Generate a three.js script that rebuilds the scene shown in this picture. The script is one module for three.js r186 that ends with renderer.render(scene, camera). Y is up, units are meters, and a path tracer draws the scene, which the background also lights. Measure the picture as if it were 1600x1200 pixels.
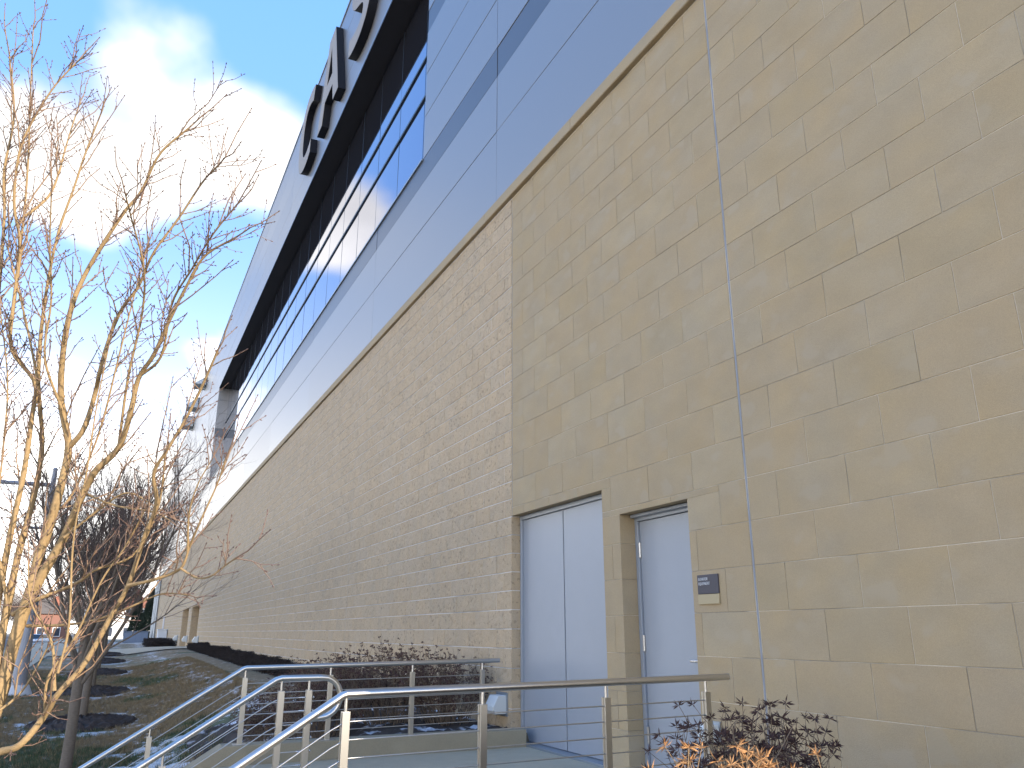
import * as THREE from 'three';
import { mergeGeometries, toCreasedNormals } from 'three/addons/utils/BufferGeometryUtils.js';
import { RoundedBoxGeometry } from 'three/addons/geometries/RoundedBoxGeometry.js';
import { ImprovedNoise } from 'three/addons/math/ImprovedNoise.js';
import { FontLoader } from 'three/addons/loaders/FontLoader.js';
import { TextGeometry } from 'three/addons/geometries/TextGeometry.js';

// ------------------------------------------------------------------ camera, sky, sun, exposure
const scene = new THREE.Scene();
const F = 1250, HOR = 388;                                   // focal length and drop of the horizon below the centre, in pixels of a 1600 x 1200 frame
const PITCH = Math.atan(HOR / F), YAW = Math.atan(628 / Math.hypot(F, HOR));
const camera = new THREE.PerspectiveCamera(2 * Math.atan(600 / F) * 180 / Math.PI, 4 / 3, 0.05, 2500);
camera.rotation.set(PITCH, -YAW, 0, 'YXZ');                  // the eye is the origin; the facade is the plane x = 4, running off along -z
scene.add(camera);
const renderer = new THREE.WebGLRenderer({ antialias: true });
renderer.toneMapping = THREE.LinearToneMapping;
renderer.toneMappingExposure = 1.95;
renderer.shadowMap.enabled = true;

const rng = (s) => () => { s |= 0; s = s + 0x6D2B79F5 | 0; let t = Math.imul(s ^ s >>> 15, 1 | s); t = t + Math.imul(t ^ t >>> 7, 61 | t) ^ t; return ((t ^ t >>> 14) >>> 0) / 4294967296; };
const perlin = new ImprovedNoise();
const fbm = (x, y, z, n = 5) => { let s = 0, a = 0.5, f = 1; for (let i = 0; i < n; i++) { s += a * perlin.noise(x * f, y * f, z + i * 7.3); f *= 2.03; a *= 0.5; } return s; };
const clamp = THREE.MathUtils.clamp, mix = THREE.MathUtils.lerp, sstep = (a, b, x) => THREE.MathUtils.smoothstep(x, a, b);
const V = (x, y, z) => new THREE.Vector3(x, y, z);
function dirOf(px, py) {                                     // viewing direction of a place in the 1600 x 1200 frame
  return V(px - 800, 600 - py, -F).applyEuler(camera.rotation).normalize();
}
const at = (px, py, dist) => dirOf(px, py).multiplyScalar(dist);

const SUN_AZ = Math.atan2(1, 1.8), SUN_EL = 21 * Math.PI / 180;   // the sun stands behind the building, past its near corner
const toSun = V(Math.sin(SUN_AZ) * Math.cos(SUN_EL), Math.sin(SUN_EL), Math.cos(SUN_AZ) * Math.cos(SUN_EL));
{
  const W = 2048, H = 1024, data = new Float32Array(W * H * 4);
  const spots = (l) => l.map(([x, y, s, a]) => [dirOf(x, y), 1 / (s * s * 0.5), a]);
  const puffs = spots([[240, 70, 0.05, 0.2], [205, 125, 0.03, 0.12], [325, 50, 0.04, 0.12], [430, 240, 0.08, 0.5], [330, 240, 0.06, 0.28], [20, 215, 0.10, 0.55], [165, 295, 0.09, 0.46], [-110, 240, 0.07, 0.26], [335, 560, 0.05, 0.34], [20, 620, 0.1, 0.2]]);
  const holes = spots([[200, 430, 0.09, 0.24], [330, 410, 0.07, 0.24], [-10, 440, 0.09, 0.34], [60, 40, 0.14, 0.1], [430, 80, 0.08, 0.14], [-190, 40, 0.2, 0.2], [220, 185, 0.05, 0.12]]);
  const d = V();
  for (let j = 0; j < H; j++) for (let i = 0; i < W; i++) {
    const phi = ((i + 0.5) / W - 0.5) * 2 * Math.PI, th = ((j + 0.5) / H - 0.5) * Math.PI;
    d.set(Math.cos(th) * Math.cos(phi), Math.sin(th), Math.cos(th) * Math.sin(phi));
    const y = Math.max(d.y, 0), k = 1 / (y + 0.22), u = d.x * k, w = d.z * k;
    const h = Math.exp(-y * y / 0.05), h2 = Math.exp(-y * y / 0.3);      // haze low down, a paler blue above it
    let r = mix(mix(0.115, 0.27, h2), 1.55, h), g = mix(mix(0.29, 0.48, h2), 1.55, h), b = mix(mix(0.68, 0.92, h2), 1.5, h);
    let cov = -0.12 + 0.42 * Math.exp(-y * y / 0.085);
    for (const [c, s, a] of puffs) { const q = 1 - c.dot(d); if (q < 0.2) cov += a * Math.exp(-q * s); }
    for (const [c, s, a] of holes) { const q = 1 - c.dot(d); if (q < 0.2) cov -= a * Math.exp(-q * s); }
    const wx = fbm(u * 1.3 + 5, w * 1.3, 3.1, 3) * 0.5;
    const n = 0.5 * fbm(u * 1.7 + wx, w * 1.7 - wx, 11.7, 7) + 0.42 * fbm(u * 4.2 + wx, w * 4.2, 2.2, 7);
    const c = 0.94 * sstep(-0.02, 0.36, n + cov);
    const cl = mix(0.72, 2.5, Math.exp(-y * y / 0.07)) * (1 + 0.45 * fbm(u * 3.4 + wx, w * 3.4, 30, 6));
    r = mix(r, cl, c); g = mix(g, cl * 0.965, c); b = mix(b, cl * 0.90, c);
    const glow = 1 + 0.25 * Math.pow(Math.max(d.dot(toSun), 0), 6);
    if (d.y < 0) { const t = sstep(0, -0.12, d.y); r = mix(r, 0.25, t); g = mix(g, 0.24, t); b = mix(b, 0.22, t); }
    const o = (j * W + i) * 4;
    data[o] = r * glow; data[o + 1] = g * glow; data[o + 2] = b * glow; data[o + 3] = 1;
  }
  const sky = new THREE.DataTexture(data, W, H, THREE.RGBAFormat, THREE.FloatType);
  sky.mapping = THREE.EquirectangularReflectionMapping; sky.magFilter = sky.minFilter = THREE.LinearFilter; sky.needsUpdate = true;
  scene.background = sky; scene.environment = sky;
}
const sun = new THREE.DirectionalLight(new THREE.Color(1, 0.88, 0.71), 4.4);
sun.position.copy(toSun).multiplyScalar(120); sun.castShadow = true; sun.shadow.mapSize.set(4096, 4096);
Object.assign(sun.shadow.camera, { left: -90, right: 90, top: 90, bottom: -90, near: 1, far: 400 });
scene.add(sun, sun.target);

// ------------------------------------------------------------------ helpers
const taken = {};
function numbered(name) { taken[name] = (taken[name] ?? -1) + 1; return taken[name] ? `${name}_${String(taken[name]).padStart(3, '0')}` : name; }
function tag(o, label, category, group, kind) {
  o.userData = { ...o.userData, label, category };
  if (group) o.userData.group = group;
  if (kind) o.userData.kind = kind;
  return o;
}
function thing(name, label, category, p = [0, 0, 0], turn = 0, group) {
  const g = new THREE.Group(); g.name = numbered(name); g.position.set(...p); g.rotation.y = turn; scene.add(g);
  return tag(g, label, category, group);
}
function part(name, geo, mat, parent = scene) {
  if (Array.isArray(geo)) geo = geo.length > 1 ? mergeGeometries(geo.map((g) => { g = g.index ? g.toNonIndexed() : g; for (const k of Object.keys(g.attributes)) if (!['position', 'normal', 'uv'].includes(k)) g.deleteAttribute(k); return g; })) : geo[0];
  const m = new THREE.Mesh(geo, mat); m.name = parent === scene ? numbered(name) : name;
  m.castShadow = m.receiveShadow = true; parent.add(m); return m;
}
function structure(name, geo, mat) { const m = part(name, geo, mat); m.userData.kind = 'structure'; return m; }
const box = (x0, x1, y0, y1, z0, z1, r = 0) => {
  const w = x1 - x0, h = y1 - y0, d = z1 - z0;
  const g = r ? new RoundedBoxGeometry(w, h, d, 2, r) : new THREE.BoxGeometry(w, h, d);
  return metre(g.translate((x0 + x1) / 2, (y0 + y1) / 2, (z0 + z1) / 2));
};
function metre(g, ou = 0, ov = 0) {                          // uv in metres, by the face's main direction
  const p = g.attributes.position, n = g.attributes.normal, uv = new Float32Array(p.count * 2);
  for (let i = 0; i < p.count; i++) {
    const ax = Math.abs(n.getX(i)), ay = Math.abs(n.getY(i)), az = Math.abs(n.getZ(i));
    const [a, b] = ax >= ay && ax >= az ? [p.getZ(i), p.getY(i)] : ay >= az ? [p.getX(i), p.getZ(i)] : [p.getX(i), p.getY(i)];
    uv[2 * i] = a + ou; uv[2 * i + 1] = b + ov;
  }
  g.setAttribute('uv', new THREE.BufferAttribute(uv, 2)); return g;
}
// a slab facing -x with chamfered front edges: 18 triangles
function slab(x0, x1, y0, y1, z0, z1, c, ou = 0, ov = 0) {
  const f = [[x0, y0 + c, z0 + c], [x0, y0 + c, z1 - c], [x0, y1 - c, z1 - c], [x0, y1 - c, z0 + c]].map((p) => V(...p));
  const m = [[x0 + c, y0, z0], [x0 + c, y0, z1], [x0 + c, y1, z1], [x0 + c, y1, z0]].map((p) => V(...p));
  const b = [[x1, y0, z0], [x1, y0, z1], [x1, y1, z1], [x1, y1, z0]].map((p) => V(...p));
  const P = []; const quad = (a, q, r, s) => P.push(a, q, r, a, r, s);
  quad(...f);
  for (let i = 0; i < 4; i++) { const j = (i + 1) % 4; quad(m[i], m[j], f[j], f[i]); quad(b[i], b[j], m[j], m[i]); }
  const g = new THREE.BufferGeometry().setFromPoints(P); g.computeVertexNormals();
  return metre(g, ou, ov);
}
class Tubes {                                                // many tapered tubes in one geometry
  constructor() { this.p = []; this.n = []; this.uv = []; this.c = []; this.ix = []; }
  add(pts, radii, sides = 5, col = null, cap = true) {
    const N = pts.length, base = this.p.length / 3; let L = 0; const t = V(), u = V(), w = V();
    for (let i = 0; i < N; i++) {
      t.copy(pts[Math.min(i + 1, N - 1)]).sub(pts[Math.max(i - 1, 0)]).normalize();
      if (!i) { u.set(0.31, 0.2, 0.93).cross(t); if (u.lengthSq() < 1e-3) u.set(1, 0, 0).cross(t); } else u.addScaledVector(t, -u.dot(t));
      u.normalize(); w.crossVectors(t, u).normalize();
      if (i) L += pts[i].distanceTo(pts[i - 1]);
      const r = Array.isArray(radii) ? radii[i] : radii;
      for (let k = 0; k <= sides; k++) {
        const a = k / sides * Math.PI * 2, cx = Math.cos(a), sx = Math.sin(a);
        const nx = u.x * cx + w.x * sx, ny = u.y * cx + w.y * sx, nz = u.z * cx + w.z * sx;
        this.p.push(pts[i].x + nx * r, pts[i].y + ny * r, pts[i].z + nz * r); this.n.push(nx, ny, nz); this.uv.push(k / sides, L * 3);
        if (col) { const q = typeof col === 'function' ? col(r) : col; this.c.push(q[0], q[1], q[2]); }
      }
    }
    for (let i = 0; i < N - 1; i++) for (let k = 0; k < sides; k++) { const a = base + i * (sides + 1) + k, b = a + sides + 1; this.ix.push(a, a + 1, b, b, a + 1, b + 1); }
    if (cap) for (const e of [0, N - 1]) for (let k = 1; k < sides - 1; k++) { const a = base + e * (sides + 1); e ? this.ix.push(a, a + k, a + k + 1) : this.ix.push(a, a + k + 1, a + k); }
  }
  geo() {
    const g = new THREE.BufferGeometry();
    g.setAttribute('position', new THREE.Float32BufferAttribute(this.p, 3)); g.setAttribute('normal', new THREE.Float32BufferAttribute(this.n, 3)); g.setAttribute('uv', new THREE.Float32BufferAttribute(this.uv, 2));
    if (this.c.length) g.setAttribute('color', new THREE.Float32BufferAttribute(this.c, 3));
    g.setIndex(this.ix); return g;
  }
}
function tube(pts, r, sides = 12) { const t = new Tubes(); t.add(pts, r, sides); return t.geo(); }
// a tiling texture computed per texel from 4 numbers (r, g, b linear); noise is made periodic by blending
function tex(size, fn, { srgb = true, repeat = 1 } = {}) {
  const d = new Uint8Array(size * size * 4), enc = (v) => Math.round(255 * clamp(srgb ? (v <= 0.0031308 ? 12.92 * v : 1.055 * Math.pow(v, 1 / 2.4) - 0.055) : v, 0, 1));
  for (let j = 0; j < size; j++) for (let i = 0; i < size; i++) {
    const c = fn(i / size, j / size, i, j), o = (j * size + i) * 4;
    d[o] = enc(c[0]); d[o + 1] = enc(c[1]); d[o + 2] = enc(c[2]); d[o + 3] = 255;
  }
  const t = new THREE.DataTexture(d, size, size); t.wrapS = t.wrapT = THREE.RepeatWrapping; t.magFilter = THREE.LinearFilter; t.minFilter = THREE.LinearMipmapLinearFilter; t.generateMipmaps = true;
  if (srgb) t.colorSpace = THREE.SRGBColorSpace;
  t.repeat.set(repeat, repeat); t.needsUpdate = true; return t;
}
const tnoise = (u, v, f, z, n = 4) => {                      // noise of period 1 in u and v
  const a = (x, y) => fbm(x * f, y * f, z, n);
  return a(u, v) * (1 - u) * (1 - v) + a(u - 1, v) * u * (1 - v) + a(u, v - 1) * (1 - u) * v + a(u - 1, v - 1) * u * v;
};
const rough = (o) => new THREE.MeshStandardMaterial({ roughness: 0.9, ...o });
const lin = (r, g, b) => new THREE.Color().setRGB(r, g, b);

// ------------------------------------------------------------------ materials
const R0 = rng(11);
const stoneMap = tex(1024, (u, v) => {                       // cast limestone: fine sand grain over broad warm and grey clouds
  const a = tnoise(u, v * 1.6 % 1, 7, 1, 5), b = tnoise(u, v, 5, 9, 4), g = (R0() - 0.5) * 0.2 + (R0() < 0.012 ? -0.16 : 0);
  const k = 1 + 0.17 * a + g, e = tnoise(u, v * 1.3 % 1, 9, 19, 3);
  if (e > 0.1) { const q = sstep(0.1, 0.24, e) * 0.6; return [mix(0.84 * k * (1 + 0.12 * b), 0.86, q), mix(0.84 * k, 0.9, q), mix(0.84 * k * (1 - 0.24 * b), 1.0, q)]; }   // pale grey weathered patches
  return [0.84 * k * (1 + 0.12 * b), 0.84 * k * (1 + 0.02 * e), 0.84 * k * (1 - 0.24 * b + 0.12 * e)];
}, { repeat: 1 / 2.4 });
const stoneGrain = tex(512, () => { const g = 0.5 + (R0() - 0.5) * 0.9; return [g, g, g]; }, { srgb: false, repeat: 1 / 0.9 });
const stoneMats = [[0.487, 0.373, 0.221], [0.482, 0.370, 0.222], [0.490, 0.370, 0.218], [0.480, 0.368, 0.222], [0.484, 0.366, 0.215], [0.489, 0.374, 0.224], [0.483, 0.371, 0.224], [0.477, 0.364, 0.212], [0.501, 0.388, 0.235]]
  .map((c) => rough({ color: lin(...c), map: stoneMap, bumpMap: stoneGrain, bumpScale: 0.0012 }));
const blockMap = tex(1024, (u, v) => {                       // split-face block: tan with brown flecks and pale aggregate
  const a = tnoise(u, v, 9, 3, 5), b = tnoise(u, v, 36, 14, 3), f = R0();
  let k = 1 + 0.3 * a + (f - 0.5) * 0.34; if (b > 0.16) k *= 0.74; if (f < 0.03) k *= 0.6;
  return [0.80 * k, 0.80 * k * (1 - 0.05 * a), 0.80 * k * (1 - 0.14 * a)];
}, { repeat: 1 / 1.9 });
const blockBump = tex(512, (u, v) => { const a = 0.5 + 0.9 * tnoise(u, v, 14, 5, 5) + (R0() - 0.5) * 0.12; return [a, a, a]; }, { srgb: false, repeat: 1 / 1.1 });
const blockMats = [[0.629, 0.478, 0.305], [0.612, 0.470, 0.304], [0.641, 0.483, 0.304], [0.620, 0.466, 0.293], [0.632, 0.487, 0.319]].map((c) => rough({ color: lin(...c), map: blockMap, bumpMap: blockBump, bumpScale: 0.02 }));
const mortarMap = tex(512, (u, v) => { const a = tnoise(u, v, 6, 4, 4), w = sstep(-0.12, 0.1, a), g = 1 + (R0() - 0.5) * 0.2; const k = mix(0.36, 0.74, w) * g; return [k, k * 0.95, k * 0.86]; }, { repeat: 1 / 4.2 });
const blockMortarMap = tex(512, (u, v) => { const a = tnoise(u, v, 6, 24, 4), w = sstep(-0.2, 0.05, a), g = 1 + (R0() - 0.5) * 0.2; const k = mix(0.5, 0.86, w) * g; return [k, k * 0.97, k * 0.93]; }, { repeat: 1 / 4.2 });
const M = {
  stoneMortar: rough({ color: lin(0.86, 0.79, 0.67), map: mortarMap }),
  blockMortar: rough({ color: lin(0.78, 0.76, 0.73), map: blockMortarMap }),
  sealant: rough({ color: lin(0.27, 0.28, 0.30), roughness: 0.6 }),
  coping: rough({ color: lin(0.47, 0.365, 0.225), map: stoneMap }),
  core: rough({ color: lin(0.3, 0.29, 0.27) }),
  gap: rough({ color: lin(0.035, 0.045, 0.06) }),
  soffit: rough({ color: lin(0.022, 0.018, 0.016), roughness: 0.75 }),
  trim: new THREE.MeshStandardMaterial({ color: lin(0.34, 0.38, 0.42), metalness: 0.7, roughness: 0.4 }),
  mullion: new THREE.MeshStandardMaterial({ color: lin(0.06, 0.09, 0.12), metalness: 0.5, roughness: 0.35 }),
  glass: new THREE.MeshPhysicalMaterial({ color: lin(0.31, 0.32, 0.40), metalness: 0.95, roughness: 0.03 }),
  letterFace: rough({ color: lin(0.33, 0.29, 0.24), roughness: 0.55 }),
  letterSide: rough({ color: lin(0.006, 0.007, 0.012), roughness: 0.85 }),
  steel: new THREE.MeshStandardMaterial({ color: lin(0.60, 0.575, 0.54), metalness: 1, roughness: 0.32 }),
  post: new THREE.MeshStandardMaterial({ color: lin(0.50, 0.475, 0.43), metalness: 1, roughness: 0.33 }),
  cable: new THREE.MeshStandardMaterial({ color: lin(0.52, 0.5, 0.47), metalness: 1, roughness: 0.38 }),
  hinge: new THREE.MeshStandardMaterial({ color: lin(0.4, 0.4, 0.4), metalness: 1, roughness: 0.3 }),
  chrome: new THREE.MeshStandardMaterial({ color: lin(0.6, 0.6, 0.6), metalness: 1, roughness: 0.2 }),
};
const panelMap = tex(256, (u, v) => { const g = 1 + (R0() - 0.5) * 0.05; return [g * 0.95, g * 0.95, g * 0.95]; }, { repeat: 1 / 0.5 });
const panelMat = (r, g, b, ro) => new THREE.MeshStandardMaterial({ color: lin(r, g, b), map: panelMap, metalness: 0.62, roughness: ro });
M.panels = [panelMat(0.335, 0.33, 0.325, 0.38), panelMat(0.325, 0.322, 0.318, 0.36), panelMat(0.345, 0.338, 0.332, 0.40)];
M.band = panelMat(0.15, 0.155, 0.165, 0.36);
const doorMap = tex(512, (u, v) => { const a = tnoise(u, v, 8, 6, 4), g = 1 + (R0() - 0.5) * 0.05 + 0.06 * a; return [g * 0.92, g * 0.92, g * 0.92]; }, { repeat: 1 / 1.5 });
M.door = new THREE.MeshStandardMaterial({ color: lin(0.36, 0.385, 0.42), map: doorMap, roughness: 0.42, metalness: 0.1 });
M.frame = new THREE.MeshStandardMaterial({ color: lin(0.33, 0.355, 0.39), roughness: 0.4, metalness: 0.15 });
const concreteMap = tex(1024, (u, v) => { const a = tnoise(u, v, 5, 40, 5), b = tnoise(u, v, 22, 41, 3), s = R0(); const k = 1 + 0.3 * a + 0.14 * b + (s - 0.5) * 0.2; return [0.8 * k, 0.8 * k * 0.98, 0.8 * k * 0.94]; }, { repeat: 1 / 3 });
M.concrete = rough({ color: lin(0.58, 0.495, 0.36), map: concreteMap, bumpMap: stoneGrain, bumpScale: 0.0015 });
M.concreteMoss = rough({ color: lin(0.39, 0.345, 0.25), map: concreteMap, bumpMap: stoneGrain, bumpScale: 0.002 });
M.asphalt = rough({ color: lin(0.10, 0.10, 0.105), map: concreteMap });
const barkMap = tex(512, (u, v) => { const a = tnoise(u, v, 10, 50, 4), ring = tnoise(u * 0.2, v, 26, 51, 3), s = R0(); const k = 1 + 0.4 * a + 0.35 * ring + (s - 0.5) * 0.22; return [0.72 * k, 0.7 * k * (1 - 0.06 * a), 0.66 * k]; }, { repeat: 1 });
M.bark = rough({ color: lin(0.43, 0.30, 0.155), map: barkMap, bumpMap: barkMap, bumpScale: 0.004 });
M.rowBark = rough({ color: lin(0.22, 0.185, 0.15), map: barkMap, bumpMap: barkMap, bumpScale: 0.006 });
M.twig = rough({ vertexColors: true, roughness: 0.7 });
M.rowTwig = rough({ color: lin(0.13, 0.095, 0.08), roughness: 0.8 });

// ------------------------------------------------------------------ terrain
const rings = [[-0.25, -10.6], [-0.25, -17], [-0.22, -23.4], [-0.2, -30], [-0.15, -36.5], [-0.1, -43]];
function snowAt(x, z) {                                      // above zero where old snow lies on the grass
  let s = fbm(x * 1.1, z * 1.1, 1, 4) * 0.7 + fbm(x * 6, z * 6, 4, 4) * 0.75 + fbm(x * 22, z * 22, 2, 2) * 0.4;
  for (const [rx, rz] of rings) { const q = Math.hypot((x - rx) * 1.2, (z - rz) * 0.8); s += 0.32 * Math.exp(-Math.pow((q - 1.05) / 0.35, 2)) * (x > rx ? 1 : 0.8); }
  return s + 0.34 * sstep(-17, -10, z) * sstep(-0.5, 0.9, x) + 0.22 * Math.exp(-Math.pow((x - (2.35 + 0.02 * (z + 10))) / 0.4, 2)) - 0.22;
}
function ground(x, z) {
  const d = -z;
  const row = d < 10 ? -1.66 : mix(-1.66, -1.02, sstep(8, 46, d)), wall = d < 8.15 ? -1.55 : d < 45 ? mix(-1.02, -0.74, (d - 7.9) / 37) : mix(-0.74, -0.95, sstep(45, 62, d));
  let h = mix(row, wall, sstep(0.1, 3.0, x));
  if (x < -0.6) h = mix(h, -1.84, sstep(-0.6, -2.3, x));
  return h + 0.02 * fbm(x * 0.7, z * 0.7, 3.3, 3) * (x > -2 ? 1 : 0);
}
{
  const RL = rng(5), W = 1024, H = 2048, X0 = -3, X1 = 4.2, Z0 = -48, Z1 = -6;     // the lawn's own colours where it lies near
  const d = new Uint8Array(W * H * 4);
  for (let j = 0; j < H; j++) for (let i = 0; i < W; i++) {
    const x = mix(X0, X1, i / W), z = mix(Z0, Z1, j / H);
    const f = RL(), n2 = fbm(x * 6, z * 6, 4, 4), n3 = fbm(x * 0.5, z * 0.35, 7, 3);
    let g = sstep(0.03, 0.22, n3 + 0.35 * n2 + (z > -14 && z < -11 ? 0.16 : -0.06));
    const k = 0.75 + 0.5 * f + 0.7 * n2;
    let r = mix(0.20, 0.075, g) * k, gg = mix(0.148, 0.098, g) * k, b = mix(0.082, 0.05, g) * k;
    const snow = snowAt(x, z);
    const s = sstep(0.0, 0.16, snow) * (0.55 + 0.45 * f);
    r = mix(r, 0.66, s); gg = mix(gg, 0.68, s); b = mix(b, 0.72, s);
    const enc = (v) => Math.round(255 * clamp(v <= 0.0031308 ? 12.92 * v : 1.055 * Math.pow(v, 1 / 2.4) - 0.055, 0, 1)), o = (j * W + i) * 4;
    d[o] = enc(r); d[o + 1] = enc(gg); d[o + 2] = enc(b); d[o + 3] = 255;
  }
  const t = new THREE.DataTexture(d, W, H); t.colorSpace = THREE.SRGBColorSpace; t.magFilter = THREE.LinearFilter; t.minFilter = THREE.LinearMipmapLinearFilter; t.generateMipmaps = true; t.wrapS = t.wrapT = THREE.MirroredRepeatWrapping; t.needsUpdate = true;
  const xs = [], zs = [];
  for (const [a, b, n] of [[-900, -60, 8], [-60, -8, 14], [-8, 5, 66], [5, 60, 8], [60, 900, 6]]) for (let i = 0; i < n; i++) xs.push(mix(a, b, i / n)); xs.push(900);
  for (const [a, b, n] of [[-1500, -160, 8], [-160, -60, 26], [-60, 2, 200], [2, 400, 10]]) for (let i = 0; i < n; i++) zs.push(mix(a, b, i / n)); zs.push(400);
  const p = [], uv = [], ix = [];
  for (const z of zs) for (const x of xs) { p.push(x, ground(x, z), z); uv.push((x - X0) / (X1 - X0), (z - Z0) / (Z1 - Z0)); }
  for (let j = 0; j < zs.length - 1; j++) for (let i = 0; i < xs.length - 1; i++) { const a = j * xs.length + i, b = a + xs.length; ix.push(a, b, a + 1, b, b + 1, a + 1); }
  const g = new THREE.BufferGeometry(); g.setAttribute('position', new THREE.Float32BufferAttribute(p, 3)); g.setAttribute('uv', new THREE.Float32BufferAttribute(uv, 2)); g.setIndex(ix); g.computeVertexNormals();
  const m = structure('lawn', g, rough({ map: t, roughness: 0.95 }));
  m.userData.label = 'sloping lawn of dormant brown grass with patches of old snow';
}
function strip(x0, x1, z0, z1, nx, nz, lift) {               // a thin sheet that follows the terrain
  const p = [], uv = [], ix = [];
  for (let j = 0; j <= nz; j++) for (let i = 0; i <= nx; i++) { const x = mix(x0, x1, i / nx), z = mix(z0, z1, j / nz); p.push(x, ground(x, z) + lift, z); uv.push(x, z); }
  for (let j = 0; j < nz; j++) for (let i = 0; i < nx; i++) { const a = j * (nx + 1) + i, b = a + nx + 1; ix.push(a, b, a + 1, b, b + 1, a + 1); }
  const g = new THREE.BufferGeometry(); g.setAttribute('position', new THREE.Float32BufferAttribute(p, 3)); g.setAttribute('uv', new THREE.Float32BufferAttribute(uv, 2)); g.setIndex(ix); g.computeVertexNormals(); return g;
}
structure('pavement', strip(-5.6, -2.36, -236, 12, 2, 60, 0.03), M.concrete);
structure('road', strip(-40, -7, -400, 60, 4, 40, 0.02), M.asphalt);
structure('path', strip(-2.3, 4.5, -57, -42.2, 30, 20, 0.045), M.concrete);
structure('far_path', strip(-2.3, 60, -128, -112, 16, 8, 0.045), M.concrete);

// ------------------------------------------------------------------ the building
const NEAR = 0.49, FAR = -97, TOP = 17.65, CAP = 5.41;
const building = thing('building', 'long building with tan masonry base, blue-grey metal cladding and recessed window band', 'building');
const RB = rng(21);
const FR = [[-50, -45.5], [-56.6, -52]];                     // far door recesses
{ // core: everything behind the facings
  const g = [box(5.2, 46, -2.5, 17.5, FAR + 0.5, NEAR - 0.3)];
  const fill = (z0, z1, y0, y1, x0 = 4.05) => g.push(box(x0, 5.203, y0, y1, z0, z1));
  fill(FAR + 0.02, -48.42, CAP + 0.02, TOP - 0.06); fill(-48.4, -12.02, 13.9, TOP - 0.06); fill(-48.4, -12.02, CAP + 0.02, 8.1); fill(-12, NEAR - 0.01, CAP + 0.02, TOP - 0.06);
  fill(-48.4, -12.02, 8.12, 13.88, 4.62);
  part('wall_core', g, M.gap, building);
}
function rest(z0, z1, ylo, holes) {                          // boxes that fill a wall zone around its openings
  const g = []; let z = z0;
  for (const [a, b, top] of holes) { if (a > z) g.push([z, a, ylo]); g.push([a, b, top]); z = b; }
  if (z < z1) g.push([z, z1, ylo]);
  return g;
}
const P1 = [-8.34, -6.39, 1.28], P2 = [-6.10, -5.12, 1.015]; // door openings: z from, z to, head
const blockWall = part('block_wall', rest(FAR, -8.346, -2.5, [[FR[1][0] - .01, FR[1][1] + .01, 1.39], [FR[0][0] - .01, FR[0][1] + .01, 1.39]]).map(([a, b, y]) => box(4.0005, 5.19, y, CAP, a, b)), M.blockMortar, building);
const stoneWall = part('stone_wall', rest(-8.346, NEAR, -2.5, [[-8.346, P1[1] + .006, P1[2] + .006], [P2[0] - .006, P2[1] + .006, P2[2] + .006]]).map(([a, b, y]) => box(4.0034, 5.19, y, CAP, a, b)), M.stoneMortar, building);
part('end_wall', [box(5.2, 46, -2.5, 17.6, NEAR - 0.295, NEAR)], M.coping, building);
function cut(rects, h) {                                     // take a rectangle [y0, y1, z0, z1] out of rectangles
  const out = [];
  for (const [a, b, c, d] of rects) {
    if (h[0] >= b || h[1] <= a || h[2] >= d || h[3] <= c) { out.push([a, b, c, d]); continue; }
    if (a < h[0]) out.push([a, h[0], c, d]); if (b > h[1]) out.push([h[1], b, c, d]);
    const lo = Math.max(a, h[0]), hi = Math.min(b, h[1]);
    if (c < h[2]) out.push([lo, hi, c, h[2]]); if (d > h[3]) out.push([lo, hi, h[3], d]);
  }
  return out.filter(([a, b, c, d]) => b - a > 0.025 && d - c > 0.02);
}
{ // cast stones, each a piece of its own where the photograph shows it
  const H = 0.309, L = 0.602, hidden = [], j = 0.0024;
  for (let r = -8; r < 19; r++) {
    const y0 = -0.17 + r * H, y1 = Math.min(y0 + H, CAP - 0.004), off = ((r % 2) + 2) % 2 ? -4.13 : -3.83;
    for (let k = -9; k < 10; k++) {
      let rc = [[y0, y1, Math.max(off + k * L, -8.33), Math.min(off + (k + 1) * L, NEAR)]];
      if (rc[0][3] - rc[0][2] < 0.03) continue;
      for (const h of [[-9, P1[2], P1[0] - 1, P1[1]], [-9, P2[2], P2[0], P2[1]], [-9, 9, -4.442, -4.418]]) rc = cut(rc, h);
      for (const [a, b, c, d] of rc) {
        const jamb = a < 1.3 && (Math.abs(c - P1[1]) < .01 || Math.abs(c - P2[1]) < .01 || Math.abs(d - P2[0]) < .01);
        const jb = (v, lim) => lim.some((q) => Math.abs(v - q) < 0.002) ? 0 : j;
        const z0 = c + jb(c, [P1[1], P2[1]]), z1 = d - jb(d, [P2[0]]), x = 4 + (RB() - 0.5) * 0.0016;
        const g = slab(x, x + (jamb ? 0.33 : 0.09), a + jb(a, [P1[2], P2[2]]), b - j, z0, z1, 0.0013, RB() * 9, RB() * 9);
        if (z1 < -1.7 && a > -1.6) part('stone', g, stoneMats[Math.floor(RB() * 9)], stoneWall); else hidden.push(g);
      }
    }
  }
  if (hidden.length) part('hidden_stone', hidden, stoneMats[1], building).userData.kind = 'stuff';
  part('sealant_joint', box(4.001, 4.02, -1.7, CAP, -4.4375, -4.4225), M.sealant, building); part('sealant_joint', box(4.0015, 4.02, 1.29, CAP, -8.3375, -8.3325), M.sealant, building);
}
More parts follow.
